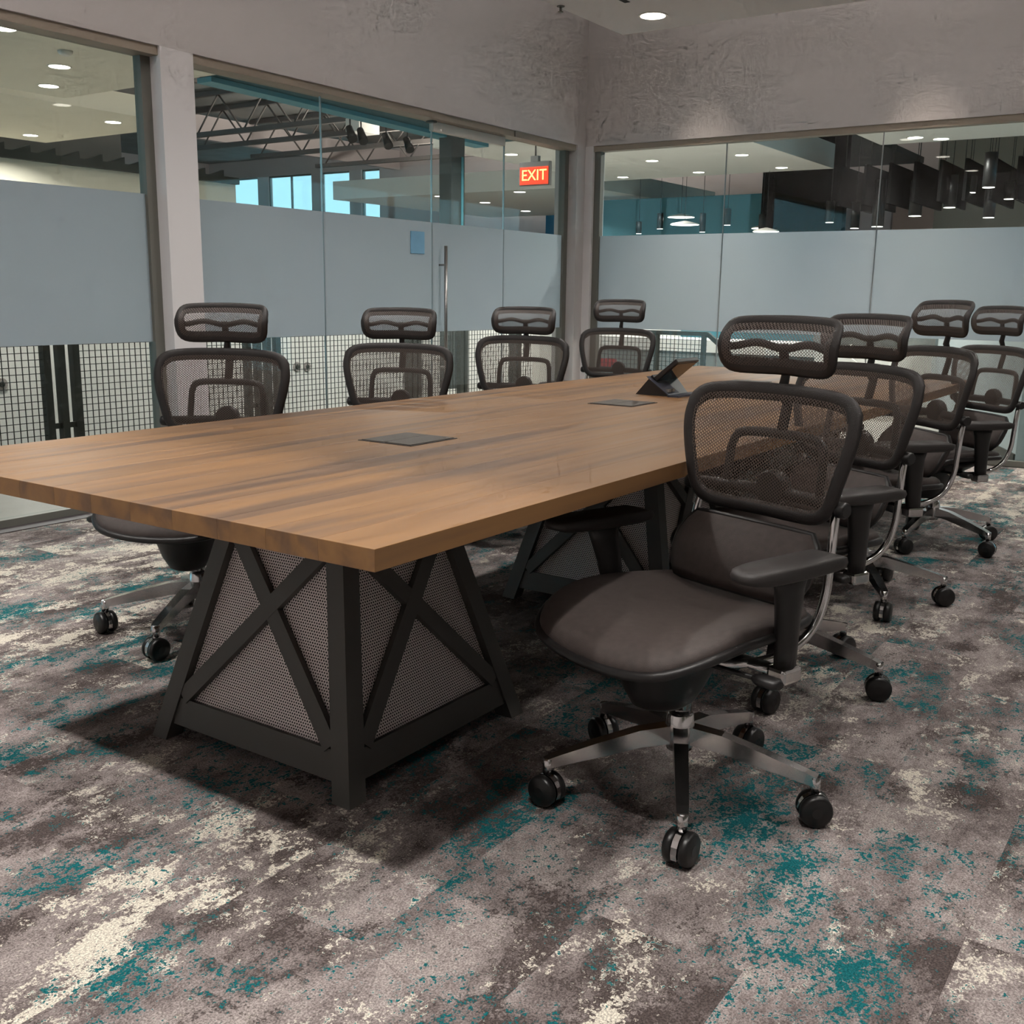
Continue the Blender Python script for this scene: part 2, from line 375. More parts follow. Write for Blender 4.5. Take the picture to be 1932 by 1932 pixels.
struct(MB().box(-1.0, 2.486, YW+.015, YG+.035, ZH-.045, ZH).box(2.70, 4.84, YW+.015, YG+.035, ZH-.045, ZH).box(5.78, 6.69, YW+.015, YG+.035, ZH-.045, ZH).build('trim_1', alu), 'taupe metal head channel of the left glass partition')
struct(MB().box(XW+.012, XG+.035, -1.6, 3.6, ZH-.045, ZH).build('trim_2', alu), 'taupe metal head channel of the right glass partition')
struct(MB().box(-1.0, 4.86, YG-.03, YG+.03, 0, .04).box(5.765, 6.69, YG-.03, YG+.03, 0, .04).build('baseboard_left', alu_dark))
struct(MB().box(XG-.03, XG+.03, -1.6, 3.6, 0, .04).build('baseboard_right', alu_dark))
struct(MB().box(XB, XW+.2, YW-.02, YG-.03, -.2, .004).build('trim_3', mat('threshold_dark', (74, 68, 70), .6)), 'dark transition strip along the left carpet edge')
# glass door
d = struct(MB().box(4.866, 5.759, YG-.006, YG+.006, .02, ZH-.11).build('door_1', glass), 'frameless frosted glass door with a long steel pull')
MB().box(4.866, 5.759, YG-.0085, YG-.0065, ZFB, ZFT).build('frosted_film', frost, d)
MB().box(4.864, 4.869, YG-.0064, YG+.0064, .02, ZH-.11).build('pane_edge', steel, d)
MB().bbox(4.866, 5.759, YG-.02, YG+.02, ZH-.11, ZH-.045, .003).build('top_rail', lens_trim, d)
MB().bbox(4.84, 5.78, YW+.02, YG+.05, ZH-.045, ZH, .003).build('closer_header', alu, d)
MB().bbox(4.83, 4.87, YG-.05, YG+.02, ZH-.06, ZH-.01, .003).build('pivot_block', alu_dark, d)
MB().bbox(4.866, 5.759, YG-.02, YG+.02, 0.008, .09, .003).build('bottom_rail', steel, d)
h = MB().sweep([(4.945, YG-.07, .42), (4.945, YG-.07, 1.495)], .0125, seg=12, ref=(1, 0, 0)).build('pull_handle', steel, d)
for z in (.62, 1.36): MB().sweep([(4.945, YG-.07, z), (4.945, YG-.006, z)], .007, seg=8, ref=(1, 0, 0)).build('standoff', steel, h)
tag(MB().bbox(4.615, 4.765, YG-.02, YG-.0088, 1.43, 1.585, .004).build('room_sign', blue_tag), 'small square blue sign stuck to the frosted glass left of the door pull', 'sign')

# ceiling cloud over the table
CX0, CX1, CY0, CY1, CZ = -.47, 5.10, -.84, 2.40, 2.80
cl = struct(MB().bbox(CX0, CX1, CY0, CY1, CZ, CZ+.16, .004).build('ceiling_cloud', ceil_paint), 'plain pale suspended ceiling panel above the table')
for x in (.6, 4.0):
    for y in (-.2, 1.8): MB().sweep([(x, y, CZ+.15), (x, y, ZC)], .006, ref=(1, 0, 0)).build('hanger_rod', steel, cl)
MB().box(3.55, 4.43, 1.985, 2.02, CZ-.002, CZ+.002).build('slot_diffuser', dark_slot, cl)

def downlight(loc, label, r=.075, group=None, watts=None, lm=None, trim=True):
    t = tag(empty('downlight', loc), label, 'ceiling light', group)
    MB().lathe([(r+.012, -.004), (r+.014, .0), (r+.012, .002)] if trim else [(r+.006, -.003), (r+.006, .0)], 24).build('trim_ring', lens_trim, t)
    MB().lathe([(r, -.0055), (r*.98, -.004)], 24).build('lens', lm or lens, t)
    if watts: lamp((loc[0], loc[1], loc[2]-.012), watts, 2*r)
    return t
downlight((4.763, 2.01, CZ), 'round recessed downlight glowing in the suspended ceiling panel above the table', watts=ROOM_W)
for k, x in enumerate((3.16, 1.56, -.04)):
    downlight((x, 2.01, CZ), ['second', 'third', 'fourth'][k]+' downlight from the far end, left row of the ceiling panel, out of the picture', group='panel downlights', watts=ROOM_W)
for k, x in enumerate((4.763, 3.16, 1.56, -.04)):
    downlight((x, -.45, CZ), ['first', 'second', 'third', 'fourth'][k]+' downlight from the far end, right row of the ceiling panel, out of the picture', group='panel downlights', watts=ROOM_W*.6)
for x, y in ((6.30, 2.58), (6.30, .89)):
    downlight((x, y, ZC), ('left' if y > 1.5 else 'right')+' narrow downlight grazing the right bulkhead, out of the picture', group='wall washers', watts=None); lamp((x, y, ZC-.012), 6, .1, (1, .86, .72), 42)
for y, lab in ((-.7, 'near right'), (.8, 'middle'), (2.3, 'near left')):  # unseen lamps added to brighten the near floor and soften the table shadow
    downlight((-1.1, y, ZC), lab+' added fill downlight in the high ceiling above the camera, out of the picture', group='rear fill downlights', watts=26)
for k, x in enumerate((.2, 2.2, 4.2)):  # weak unseen lamps added to lift the table's right edge
    downlight((x, -2.1, ZC), ['nearest', 'middle', 'farthest'][k]+' added fill downlight in the high ceiling along the daylight windows, out of the picture', group='window side fill downlights', watts=7)
for k, x in enumerate((.4, 2.3, 4.2)):      # unseen uplight strips added on the ceiling panel to brighten the upper walls
    t = tag(empty('fill_uplight', (x, .78, CZ+.16)), ['first', 'second', 'third'][k]+' added fill uplight on top of the suspended ceiling panel, hidden from below', 'light', 'panel fill uplights')
    MB().bbox(-.6, .6, -.08, .08, 0, .06, .005).build('housing', lens_trim, t); MB().box(-.58, .58, -.06, .06, .061, .064).build('lens', lens_far, t)
    l = bpy.data.lights.new('fill_lamp', 'AREA'); l.shape = 'RECTANGLE'; l.size = 1.1; l.size_y = .12; l.energy = 27; l.color = (1, .96, .92); l.spread = PI
    o = bpy.data.objects.new('fill_lamp', l); C.objects.link(o); o.location = (x, .78, CZ+.23); o.rotation_euler = (PI, 0, 0)
sp = tag(empty('sprinkler_head', (4.30, 2.37, CZ)), 'tiny dark sprinkler head at the edge of the suspended ceiling panel', 'sprinkler')
MB().lathe([(.022, -.004), (.024, 0)], 12).build('escutcheon', alu_dark, sp); MB().lathe([(.008, -.03), (.008, -.004)], 8).lathe([(.016, -.033), (.016, -.029)], 10).build('deflector', alu_dark, sp)

# ------------------------------------------------------------------ conference table
TW, TL, TT, TZ = 1.548, 4.651, .0395, .75
tb = tag(empty('conference_table', (TL/2, TW/2, 0)), 'long walnut plank conference table on black perforated pyramid pedestals', 'table')
NB = 12; bw = TW/NB
for i in range(NB):
    MB().bbox(-TL/2, TL/2, -TW/2+i*bw, -TW/2+(i+1)*bw, TZ-TT, TZ, .0008).build('board', wood, tb)
PH, PK, PT = .3555, .245, TZ-TT
def leg_c(z, sx, sy, inset=.0275):
    h = PH-PK*z-inset; return Vector((sx*h, sy*h, z))
def bar(mb, a, b, w2, t2, ref):
    return mb.sweep([a, b], t2, w2, ref=ref, seg=4, square=True)
slope = Vector((0, -1, -PK)).normalized()              # outward normal of the -y face (leans inwards with height)
slope = Vector((0, -1, PK)).normalized()
def face_pt(x, z, depth=0):                            # point on the -y face plane, depth inwards
    return Vector((x, -(PH-PK*z), z))-slope*depth
legm = MB(); a, b_ = leg_c(0.0, -1, -1), leg_c(PT, -1, -1)
vs_ = []
for p in (a, b_):
    for dx, dy in ((-1, -1), (1, -1), (1, 1), (-1, 1)): vs_.append((p.x+dx*.0275, p.y+dy*.0275, p.z))
legm.add(vs_, [(0, 3, 2, 1), (4, 5, 6, 7), (0, 1, 5, 4), (1, 2, 6, 5), (2, 3, 7, 6), (3, 0, 4, 7)])
legm = legm.mesh('leg'); legm.materials.append(base_black)
hw = lambda z: PH-PK*z-.05
zr0, zr1 = .045, .115
rail = MB().sweep([face_pt(-hw(.08), .08, .02), face_pt(hw(.08), .08, .02)], .013, .035, ref=slope, seg=4, square=True).mesh('bottom_rail'); rail.materials.append(base_black)
trail = MB().sweep([face_pt(-hw(PT-.02), PT-.02, .022), face_pt(hw(PT-.02), PT-.02, .022)], .013, .02, ref=slope, seg=4, square=True).mesh('top_rail'); trail.materials.append(base_black)
br1 = MB().sweep([face_pt(-hw(.12)+.012, .12, .0115), face_pt(.168, .572, .0115)], .009, .022, ref=slope, seg=4, square=True).mesh('brace'); br1.materials.append(base_black)
br2 = MB().sweep([face_pt(hw(.12)-.012, .12, .0125), face_pt(-.168, .572, .0125)], .0092, .022, ref=slope, seg=4, square=True).mesh('brace'); br2.materials.append(base_black)
# perforated sheet: staggered hexagonal holes
pitch = .0080; rh = .0025; dv = pitch*.866; pv, pf = [], []
cosk = math.sqrt(1+PK*PK); n_rows = int((PT-.08)*cosk/dv)
for r_ in range(n_rows):
    v = .07*cosk+(r_+.5)*dv; z = v/cosk; lim = PH-PK*z-.03; nx = int(lim/pitch)
    for k in range(-nx-1, nx+1):
        u = (k+.5)*pitch+(pitch/2 if r_ % 2 else 0)
        if abs(u) > lim: continue
        o_ = len(pv)
        for q in range(6):
            an = PI/6+q*PI/3; R_ = pitch/math.sqrt(3)
            for rad in (R_, rh):
                p_ = face_pt(u+rad*math.cos(an), (v+rad*math.sin(an))/cosk, .024); pv.append(p_)
        for q in range(6):
            n_ = (q+1) % 6; pf.append((o_+2*q, o_+2*n_, o_+2*n_+1, o_+2*q+1))
perfm = bpy.data.meshes.new('perforated_panel'); perfm.from_pydata([tuple(p) for p in pv], [], pf); perfm.update(); perfm.materials.append(perf)
inner = mat('pedestal_inside', (16, 15, 15), .9)
bk = MB(); q4 = [face_pt(-(PH-PK*.05)+.03, .05, .036), face_pt((PH-PK*.05)-.03, .05, .036), face_pt(PH-PK*PT-.03, PT-.01, .036), face_pt(-(PH-PK*PT)+.03, PT-.01, .036)]
bk.add(q4+[p-slope*.003 for p in q4], [(0, 1, 2, 3), (7, 6, 5, 4), (0, 4, 5, 1), (1, 5, 6, 2), (2, 6, 7, 3), (3, 7, 4, 0)])
backm = bk.mesh('shade_backing'); backm.materials.append(inner)  # dark sheet added behind the holes, standing for the shade inside the pedestal
for px_ in (.3676+PH, TL/2+.02, TL-.3676-PH):
    ctr = Vector((px_-TL/2, 0, 0))
    cb = MB().box(-.16, .16, -.16, .16, PT-.012, PT-.0005).box(-.05, .05, -.05, .05, .02, PT-.012)
    ped = cb.build('pedestal_core', inner, tb, ctr)
    for q in range(4):
        rot = (0, 0, q*PI/2)
        link('leg', legm, ped, rot=rot); link('bottom_rail', rail, ped, rot=rot); link('top_rail', trail, ped, rot=rot)
        link('brace', br1, ped, rot=rot); link('brace', br2, ped, rot=rot); link('perforated_panel', perfm, ped, rot=rot); link('shade_backing', backm, ped, rot=rot)

PAD = [((1.04, .802), 'dark square flush power hatch nearest the camera on the tabletop'), ((2.36, .825), 'dark square flush power hatch in front of the tilted phone on the tabletop'), ((3.67, .856), 'dark square flush power hatch at the far end of the tabletop')]
pad_m = mat('hatch_grey', (72, 64, 58), .45, .3, bump=(300, .2)); pad_d = mat('hatch_edge', (40, 36, 34), .5)
for (x, y), lab in PAD:
    t = tag(empty('power_hatch', (x, y, TZ)), lab, 'power outlet', 'table power hatches')
    MB().box(-.105, .105, -.097, .097, .0, .0016).build('frame', pad_d, t)
    MB().bbox(-.098, .098, -.090, .004, .0016, .0034, .0008).build('lid', pad_m, t); MB().bbox(-.098, .098, .006, .090, .0016, .0034, .0008).build('lid', pad_m, t)

# conference phone: wedge stand with a tilted screen
ph = tag(empty('conference_phone', (2.84, .895, TZ), math.radians(0)), 'black tilted touch screen conference phone on a wedge stand', 'phone')
MB().prism([(.075, .0), (-.075, .0), (.0, .085)], 0, -.10, .10).build('wedge_stand', device, ph)
sc_ = MB().bbox(-.10, .11, -.010, .010, -.005, .13, .004).build('screen_body', device, ph, (0, -.012, .066), (math.radians(50), 0, 0))
MB().box(-.09, .10, -.0115, -.0102, .004, .12).build('screen', screen, sc_)
MB().prism([(.0, .07), (.012, .08), (-.09, .012), (-.10, .0)], 0, -.13, -.02).build('support_leg', device_grey, ph)
MB().box(-.13, .09, -.14, -.09, .0, .007).build('foot_plate', device_grey, ph)
for k in range(2): MB().box(-.115+.035*k, -.093+.035*k, -.088, -.07, .018, .03).build('port', steel, ph)

# ------------------------------------------------------------------ mesh office chair
def back_y(x, z): return -.242-.045*((z-.655)/.3)+.45*x*x+.02*math.sin((z-.655)/.3*PI)*.5
def head_y(x, z):
    t = (z-1.045)/.075
    return -.275-(.062*t*t if t > 0 else .03*t*t)+.8*x*x
half_b = [(0, .668), (.10, .668), (.165, .674), (.198, .70), (.216, .755), (.233, .82), (.240, .868), (.233, .905), (.205, .929), (.15, .938), (.075, .941), (0, .942)]
ob = [(x, z) for x, z in half_b] + [(-x, z) for x, z in half_b[-2:0:-1]]
ob = [(p.x, p.y) for p in cr([(x, z, 0) for x, z in ob], 3, True)]
half_h = [(0, 1.003), (.075, 1.001), (.128, 1.002), (.150, 1.014), (.156, 1.05), (.156, 1.08), (.146, 1.096), (.115, 1.101), (.06, 1.103), (0, 1.104)]
oh = half_h + [(-x, z) for x, z in half_h[-2:0:-1]]
oh = [(p.x, p.y) for p in cr([(x, z, 0) for x, z in oh], 3, True)]
def fill(outline, yf, c0, rings=6, scale=1.0):
    mb = MB(); n = len(outline); vs = []
    for r_ in range(rings):
        k = 1-r_/rings
        for x, z in outline: vs.append((x*k, yf(x*k, c0+(z-c0)*k), c0+(z-c0)*k))
    vs.append((0, yf(0, c0), c0)); fs = []
    for r_ in range(rings-1):
        for i in range(n): fs.append((r_*n+i, r_*n+(i+1) % n, (r_+1)*n+(i+1) % n, (r_+1)*n+i))
    for i in range(n): fs.append(((rings-1)*n+i, (rings-1)*n+(i+1) % n, rings*n))
    return mb.add(vs, fs, True)
def make_chair():
    R = empty('office_chair'); UP = []; HD = []
    def P(mb, name, m, parent=R, lst=UP): o = mb.build(name, m, parent); (lst.append(o) if lst is not None and parent is R else None); return o
    # seat
    hs = [(0, .305), (.12, .298), (.20, .27), (.248, .2), (.262, .10), (.255, 0), (.232, -.10), (.205, -.175), (.16, -.21), (.07, -.222), (0, -.223)]
    so = hs+[(-x, y) for x, y in hs[-2:0:-1]]; so = [(p.x, p.y) for p in cr([(x, y, 0) for x, y in so], 3, True)]
    def seat_z(x, y):
        e = max(0, (y-.08)/.22); return .474-.045*e*e+.22*x*x*(1-.5*e)-.008*math.cos(min(1, abs(x)/.26)*PI/2)
    mb = MB(); n = len(so); vs = []; fs = []
    for k, dz in ((.985, -.03), (1.0, -.016), (.985, -.004), (.94, .006), (.8, .008), (.6, .006), (.4, .003), (.2, .001)):
        for x, y in so: vs.append((x*k, .04+(y-.04)*k, seat_z(x*k, .04+(y-.04)*k)+dz))
    vs.append((0, .04, seat_z(0, .04))); nr = 8
    for r_ in range(nr-1):
        for i in range(n): fs.append((r_*n+i, r_*n+(i+1) % n, (r_+1)*n+(i+1) % n, (r_+1)*n+i))
    for i in range(n): fs.append(((nr-1)*n+i, (nr-1)*n+(i+1) % n, nr*n))
    fs.append(tuple(range(n))[::-1])
    seat = P(mb.add(vs, fs, True), 'seat', fabric)
    P(MB().sweep([(x*1.0, y, seat_z(x, y)-.026) for x, y in so], .011, .012, ref=(0, 0, 1), seg=8, closed=True), 'seat_frame', black_plastic, seat)
    # housing under the seat
    mb = MB(); vs = []; N = 20; lv = [(.23, .24, .435, .02), (.19, .20, .41, .03), (.13, .15, .37, .045), (.10, .125, .335, .055), (.082, .105, .29, .06), (.062, .085, .255, .06), (.045, .06, .242, .055)]
    for a_, b2, z, cy in lv:
        for k in range(N): vs.append((a_*math.cos(2*PI*k/N), cy+b2*math.sin(2*PI*k/N), z))
    fs = [(i*N+k, i*N+(k+1) % N, (i+1)*N+(k+1) % N, (i+1)*N+k) for i in range(len(lv)-1) for k in range(N)]+[tuple(range(N))[::-1], tuple(range((len(lv)-1)*N, len(lv)*N))]
    P(mb.add(vs, fs, True), 'tilt_housing', black_plastic)
    for s_ in (1, -1):
        lv_ = P(MB().sweep([(s_*.10, .09, .388), (s_*.29, .09, .398)], .006, ref=(0, 0, 1)), 'lever', black_plastic)
        P(MB().sweep([(s_*.28, .09, .398), (s_*.295, .09, .399), (s_*.335, .09, .40), (s_*.345, .09, .40)], [.008, .013, .013, .008], [.012, .02, .02, .012], ref=(0, 0, 1)), 'lever_paddle', black_plastic, lv_)
    # lumbar pad
    nx_, nz_ = 14, 7; vs = []; fs = []
    def lum(u, v, off):
        w_ = .205*(1-.16*abs(2*v-1)**3); x = u*w_; z = .495+.152*v-.01*u*u
        return (x, -.105-.075*v-1.1*x*x+.02*math.sin(v*PI)+off, z)
    for side in (0, 1):
        for i in range(nz_+1):
            for k in range(nx_+1): 
                u = -1+2*k/nx_; v = i/nz_; vs.append(lum(u, v, 0 if side == 0 else -.018-.012*math.sin(v*PI)))
    W_ = nx_+1; off_ = W_*(nz_+1)
    for side in (0, 1):
        for i in range(nz_):
            for k in range(nx_): q = side*off_+i*W_+k; fs.append((q, q+1, q+1+W_, q+W_))
    rim = [k for k in range(W_)]+[i*W_+nx_ for i in range(1, nz_+1)]+[nz_*W_+k for k in range(nx_-1, -1, -1)]+[i*W_ for i in range(nz_-1, 0, -1)]
    for i in range(len(rim)): a, b2 = rim[i], rim[(i+1) % len(rim)]; fs.append((a, b2, b2+off_, a+off_))
    lp = P(MB().add(vs, fs, True), 'lumbar_pad', fabric)
    edge = [lum(-1+2*k/12, 1, -.008) for k in range(13)]+[lum(1, 1-k/6, -.008) for k in range(1, 7)]+[lum(1-2*k/12, 0, -.008) for k in range(1, 13)]+[lum(-1, k/6, -.008) for k in range(1, 6)]
    P(MB().sweep(edge, .008, .007, ref=(0, 1, 0), seg=6, closed=True), 'lumbar_frame', black_plastic, lp)
    # backrest
    bf = P(MB().sweep([(x, back_y(x, z)-.004, z) for x, z in ob], .0095, [.022 if z > .9 else .0175 for x, z in ob], ref=(0, 1, 0), seg=10, closed=True), 'backrest_frame', frame_plastic)
    P(fill([(x*.985, .805+(z-.805)*.985) for x, z in ob], lambda x, z: back_y(x, z)+.004, .805, 7), 'backrest_mesh', mesh_back, bf)
    by = lambda x, z, o_=.042: back_y(x, z)-o_
    arch = cr([(x, by(x, z), z) for x, z in ((-.140, .70), (-.138, .76), (-.132, .815), (-.105, .838), (0, .842), (.105, .838), (.132, .815), (.138, .76), (.140, .70))], 4)
    ar = P(MB().sweep(arch, .009, .012, ref=(0, 1, 0), seg=8), 'back_bracket', black_plastic)
    P(MB().sweep([(0, by(0, .84), .84), (0, by(0, .90, .045), .90), (0, by(0, .96, .04), .96)], .008, .016, ref=(0, 1, 0), seg=8), 'spine', black_plastic, ar)
    P(MB().sweep([(-.215, by(.2, .70, .03), .70), (-.12, by(.1, .70), .702), (0, by(0, .70), .705), (.12, by(.1, .70), .702), (.215, by(.2, .70, .03), .70)], .013, .016, ref=(0, 1, 0), seg=8).lathe([(.04, -.02), (.045, -.01), (.045, .01), (.04, .018)], 16, (0, by(0, .70), .712), 'y'), 'lumbar_bracket', black_plastic, ar)
    for s_ in (1, -1): P(MB().lathe([(.016, -.014), (.019, -.008), (.019, .008), (.016, .014)], 12, (s_*.224, by(.2, .70, .02), .70), 'x'), 'knob', black_plastic, ar)
    # headrest
    hf = P(MB().sweep([(x, head_y(x, z)-.003, z) for x, z in oh], .0065, [.0175 if z > 1.07 else .0195 for x, z in oh], ref=(0, 1, 0), seg=8, closed=True), 'headrest_frame', frame_plastic, lst=HD)
    P(fill(oh, lambda x, z: head_y(x, z)+.005, 1.055, 5), 'headrest_mesh', mesh_head, hf)
    wv = [(x, head_y(x, 1.058)-.014, 1.050+.006*math.cos(2*PI*x/.15+PI)) for x in [-.15+.30*k/20 for k in range(21)]]
    P(MB().sweep(wv, .006, .0095, ref=(0, 1, 0), seg=8), 'headrest_bar', black_plastic, hf)
    P(MB().sweep([(0, head_y(0, 1.05)-.016, 1.055), (0, head_y(0, 1.02)-.018, 1.02), (0, head_y(0, .99)-.016, .985), (0, -.30, .955), (0, by(0, .92, .045), .90)], [.007, .008, .010, .011, .008], [.013, .013, .011, .013, .012], ref=(0, 1, 0), seg=8), 'headrest_stem', black_plastic, lst=HD)
    # chrome support tubes
    for s_ in (1, -1):
        pth = cr([(s_*.198, -.262, .70), (s_*.205, -.248, .64), (s_*.208, -.24, .57), (s_*.208, -.232, .50), (s_*.207, -.205, .44), (s_*.203, -.15, .40), (s_*.195, -.06, .382), (s_*.16, .02, .378), (s_*.10, .05, .378)], 5)
        P(MB().sweep(pth, .0105, ref=(1, 0, 0), seg=10), 'support_tube', chrome)
    # armrests
    for s_ in (1, -1):
        po = [(-.045, -.13), (-.035, -.148), (.03, -.148), (.045, -.12), (.05, .05), (.045, .125), (.02, .158), (-.025, .152), (-.042, .11), (-.047, 0)]
        po = [(p.x, p.y) for p in cr([(x, y, 0) for x, y in po], 3, True)]; n = len(po); vs = []
        for k, z in ((.8, .603), (.97, .610), (1, .620), (.97, .631), (.85, .636)):
            for x, y in po: vs.append((s_*(.288+x*k), .012+y*k, z+.0+.1*max(0, y)*.12))
        fs = [(i*n+k, i*n+(k+1) % n, (i+1)*n+(k+1) % n, (i+1)*n+k) for i in range(4) for k in range(n)]+[tuple(range(n))[::-1], tuple(range(4*n, 5*n))]
        ap = P(MB().add(vs, fs, True), 'armrest_pad', pad_plastic)
        P(MB().sweep([(s_*.285, .0, .612), (s_*.283, -.002, .575), (s_*.275, -.012, .52), (s_*.268, -.022, .45), (s_*.262, -.03, .392)], [.055, .042, .036, .031, .029], [.026, .024, .022, .021, .02], ref=(0, 1, 0), seg=14), 'armrest_post', black_plastic, ap)
        P(MB().bbox(s_*.262-.024, s_*.262+.024, -.062, .002, .358, .394, .008).sweep([(s_*.25, -.03, .378), (s_*.10, -.01, .378)], .012, .022, ref=(0, 0, 1), seg=8), 'armrest_bracket', chrome, ap)
    # column and base
    gc = P(MB().lathe([(.025, .195), (.025, .29)], 20), 'gas_cylinder', chrome, lst=None)
    hb = P(MB().lathe([(.030, .118), (.034, .13), (.036, .165), (.031, .205), (.027, .21)], 20), 'base_hub', chrome, lst=None)
    BASE = []
    am = MB(); tip = .318
    am.sweep([(.02, 0, .158), (.10, 0, .152), (.20, 0, .131), (.295, 0, .110), (tip, 0, .104)], [.022, .021, .018, .013, .011], [.017, .016, .015, .0135, .0125], ref=(0, 0, 1), seg=4, square=True)
    am.sweep([(tip-.004, 0, .114), (tip-.002, 0, .092), (tip, 0, .076)], [.014, .0125, .011], ref=(1, 0, 0), seg=12)
    am = am.mesh('base_arm'); am.materials.append(chrome)
    wheel = MB().lathe([(.012, .0075), (.033, .0075), (.037, .011), (.038, .018), (.036, .026), (.031, .030), (.014, .0295), (.012, .031)], 22, axis='x').mesh('wheel'); wheel.materials.append(rubber)
    hood = MB(); 
    hood.prism([(.0375*math.cos(a2), .0375*math.sin(a2)) for a2 in [math.radians(-25+k*23) for k in range(10)]]+[(-.01, -.006), (.01, -.006)], 0, -.0068, .0068)
    hood.sweep([(0, 0, .02), (0, 0, .045)], .0075, ref=(1, 0, 0), seg=8); hood = hood.mesh('caster'); hood.materials.append(chrome)
    for k in range(5):
        a = 2*PI*k/5; o = link('base_arm', am, hb, rot=(0, 0, a)); BASE.append(o)
        sw = random.uniform(-1.2, 1.2)+(PI/2 if k % 2 else .4)
        cs = link('caster', hood, R, (tip*math.cos(a), tip*math.sin(a), .038), (0, 0, sw))
        link('wheel', wheel, cs); link('wheel', wheel, cs, rot=(0, 0, PI))
    R['hub'] = hb.name
    return R, UP, HD, hb
proto, UP, HD, HUB = make_chair()
upn = {o.name for o in UP}; hdn = {o.name for o in HD}
def copy_tree(o, parent):
    c = o.copy(); C.objects.link(c); c.parent = parent
    m_ = {o.name: c}
    for ch in o.children: m_.update(copy_tree(ch, c))
    return m_
CH = [  # x, y, facing (deg), base phase (deg), rise, headrest rise, label
    (.886, -.153, 162, 63, 0, 0, 'black mesh office chair nearest the camera, right of the table with its seat swung out'),
    (1.80, -.055, 153, 51, .004, -.008, 'black mesh office chair second from the camera along the right side of the table'),
    (2.84, .004, 139, 69, .023, .017, 'black mesh office chair third along the right side, with the highest headrest of that row'),
    (4.01, .0, 141, 28, -.012, .028, 'farthest right black mesh office chair, its headrest cut by the picture edge'),
    (1.03, 1.74, 205, 61, -.004, 0, 'black mesh office chair beyond the table in front of the white column'),
    (2.081, 1.841, 201, 20, -.021, -.004, 'black mesh office chair beyond the table just left of the steel door pull'),
    (2.967, 1.823, 192, 45, -.008, -.014, 'black mesh office chair beyond the table between the door pull and the corner post'),
    (4.252, 2.018, 184, 10, .001, .015, 'black mesh office chair beyond the table, just right of the room corner post'),
]
for i, (x, y, th, phz, up, hd, lab) in enumerate(CH):
    if i == 0: mp = {proto.name: proto}; mp.update({o.name: o for o in proto.children_recursive}); root = proto
    else: mp = copy_tree(proto, None); root = mp[proto.name]
    CHMAP = (root, mp, x, y, th, phz, up, hd, lab); CH[i] = CHMAP
for root, mp, x, y, th, phz, up, hd, lab in CH:
    root.location = (x, y, 0); root.rotation_euler = (0, 0, math.radians(th-90))
    tag(root, lab, 'chair', 'mesh conference chairs around the table')
    if 'hub' in root: del root['hub']
    for n, o in mp.items():
        if n in upn: o.location.z = up
        if n in hdn: o.location.z = up+hd
    a0 = math.radians(phz-(th-90)); hb = mp[HUB.name]; hb.rotation_euler = (0, 0, a0)
    k = 0
    for n, o in mp.items():
        if n.startswith('caster'):
            a = a0+2*PI*k/5; o.location = (.318*math.cos(a), .318*math.sin(a), .038); o.rotation_euler.z += a0; k += 1

# ------------------------------------------------------------------ the hall outside the glass
def ray(u, v): return r2*((u-966)/FPX)+d2*((v-966)/FPX)+fwd
def onx(u, v, X): d_ = ray(u, v); return CAM+d_*((X-CAM.x)/d_.x)
def ony(u, v, Y): d_ = ray(u, v); return CAM+d_*((Y-CAM.y)/d_.y)
def onz(u, v, Z): d_ = ray(u, v); return CAM+d_*((Z-CAM.z)/d_.z)
HX0, HX1, HY0, HY1, HZ0, HZ1 = -4.0, 24.0, -4.0, 29.0, -3.0, 5.4
struct(MB().box(HX0, XW+.2, YW+.2, 6.12, -.25, -.002).box(XW+.2, 9.6, HY0, 6.12, -.25, -.002).build('floor_hall', concrete), 'smooth grey concrete floor outside the glass')
struct(MB().box(HX0, HX1+.3, HY0, HY1+.3, HZ0-.2, HZ0).build('floor_lower', concrete))
struct(MB().box(HX0, HX1+.3, HY0, HY1+.3, HZ1, HZ1+.2).build('ceiling_roof', deck_grey), 'dark grey open metal roof deck of the hall')
struct(MB().box(HX0-.2, HX0, HY0, HY1, HZ0, -.5).box(HX0-.2, HX0, HY0, HY1, 5.0, HZ1).box(HX0-.2, HX0, HY0, 4.5, -.5, 5.0).box(HX0-.2, HX0, 28, HY1, -.5, 5.0).build('wall_hall_west', hall_cream))
o = struct(MB().box(HX0-.11, HX0-.09, 4.5, 28, -.5, 5.0).build('window_17', glass), 'added unseen glazing lighting the hall from the left, out of the picture')  # unseen glazing added so sky light reaches the hall ceilings
for k in range(13): MB().box(HX0-.15, HX0-.05, 4.5+k*1.95, 4.56+k*1.95, -.5, 5.0).build('mullion', alu_dark, o)
struct(MB().box(HX0, HX1, HY0-.2, HY0, HZ0, -.5).box(HX0, HX1, HY0-.2, HY0, 2.9, HZ1).box(HX0, 7.2, HY0-.2, HY0, -.5, 2.9).box(18, HX1, HY0-.2, HY0, -.5, 2.9).build('wall_hall_south', olive))
o = struct(MB().box(7.2, 18, HY0-.11, HY0-.09, -.5, 2.9).build('window_19', glass), 'added unseen glazing lighting the right corridor, out of the picture')  # added opening, lets daylight onto the ceilings past the right glass
for k in range(6): MB().box(7.2+k*2.1, 7.26+k*2.1, HY0-.15, HY0-.05, -.5, 2.9).build('mullion', alu_dark, o)
struct(MB().box(HX0, HX1+.2, HY1, HY1+.2, HZ0, -.5).box(HX0, HX1+.2, HY1, HY1+.2, 5.0, HZ1).box(14, HX1+.2, HY1, HY1+.2, -.5, 5.0).build('wall_hall_north', hall_mauve), 'mauve grey end wall of the hall')
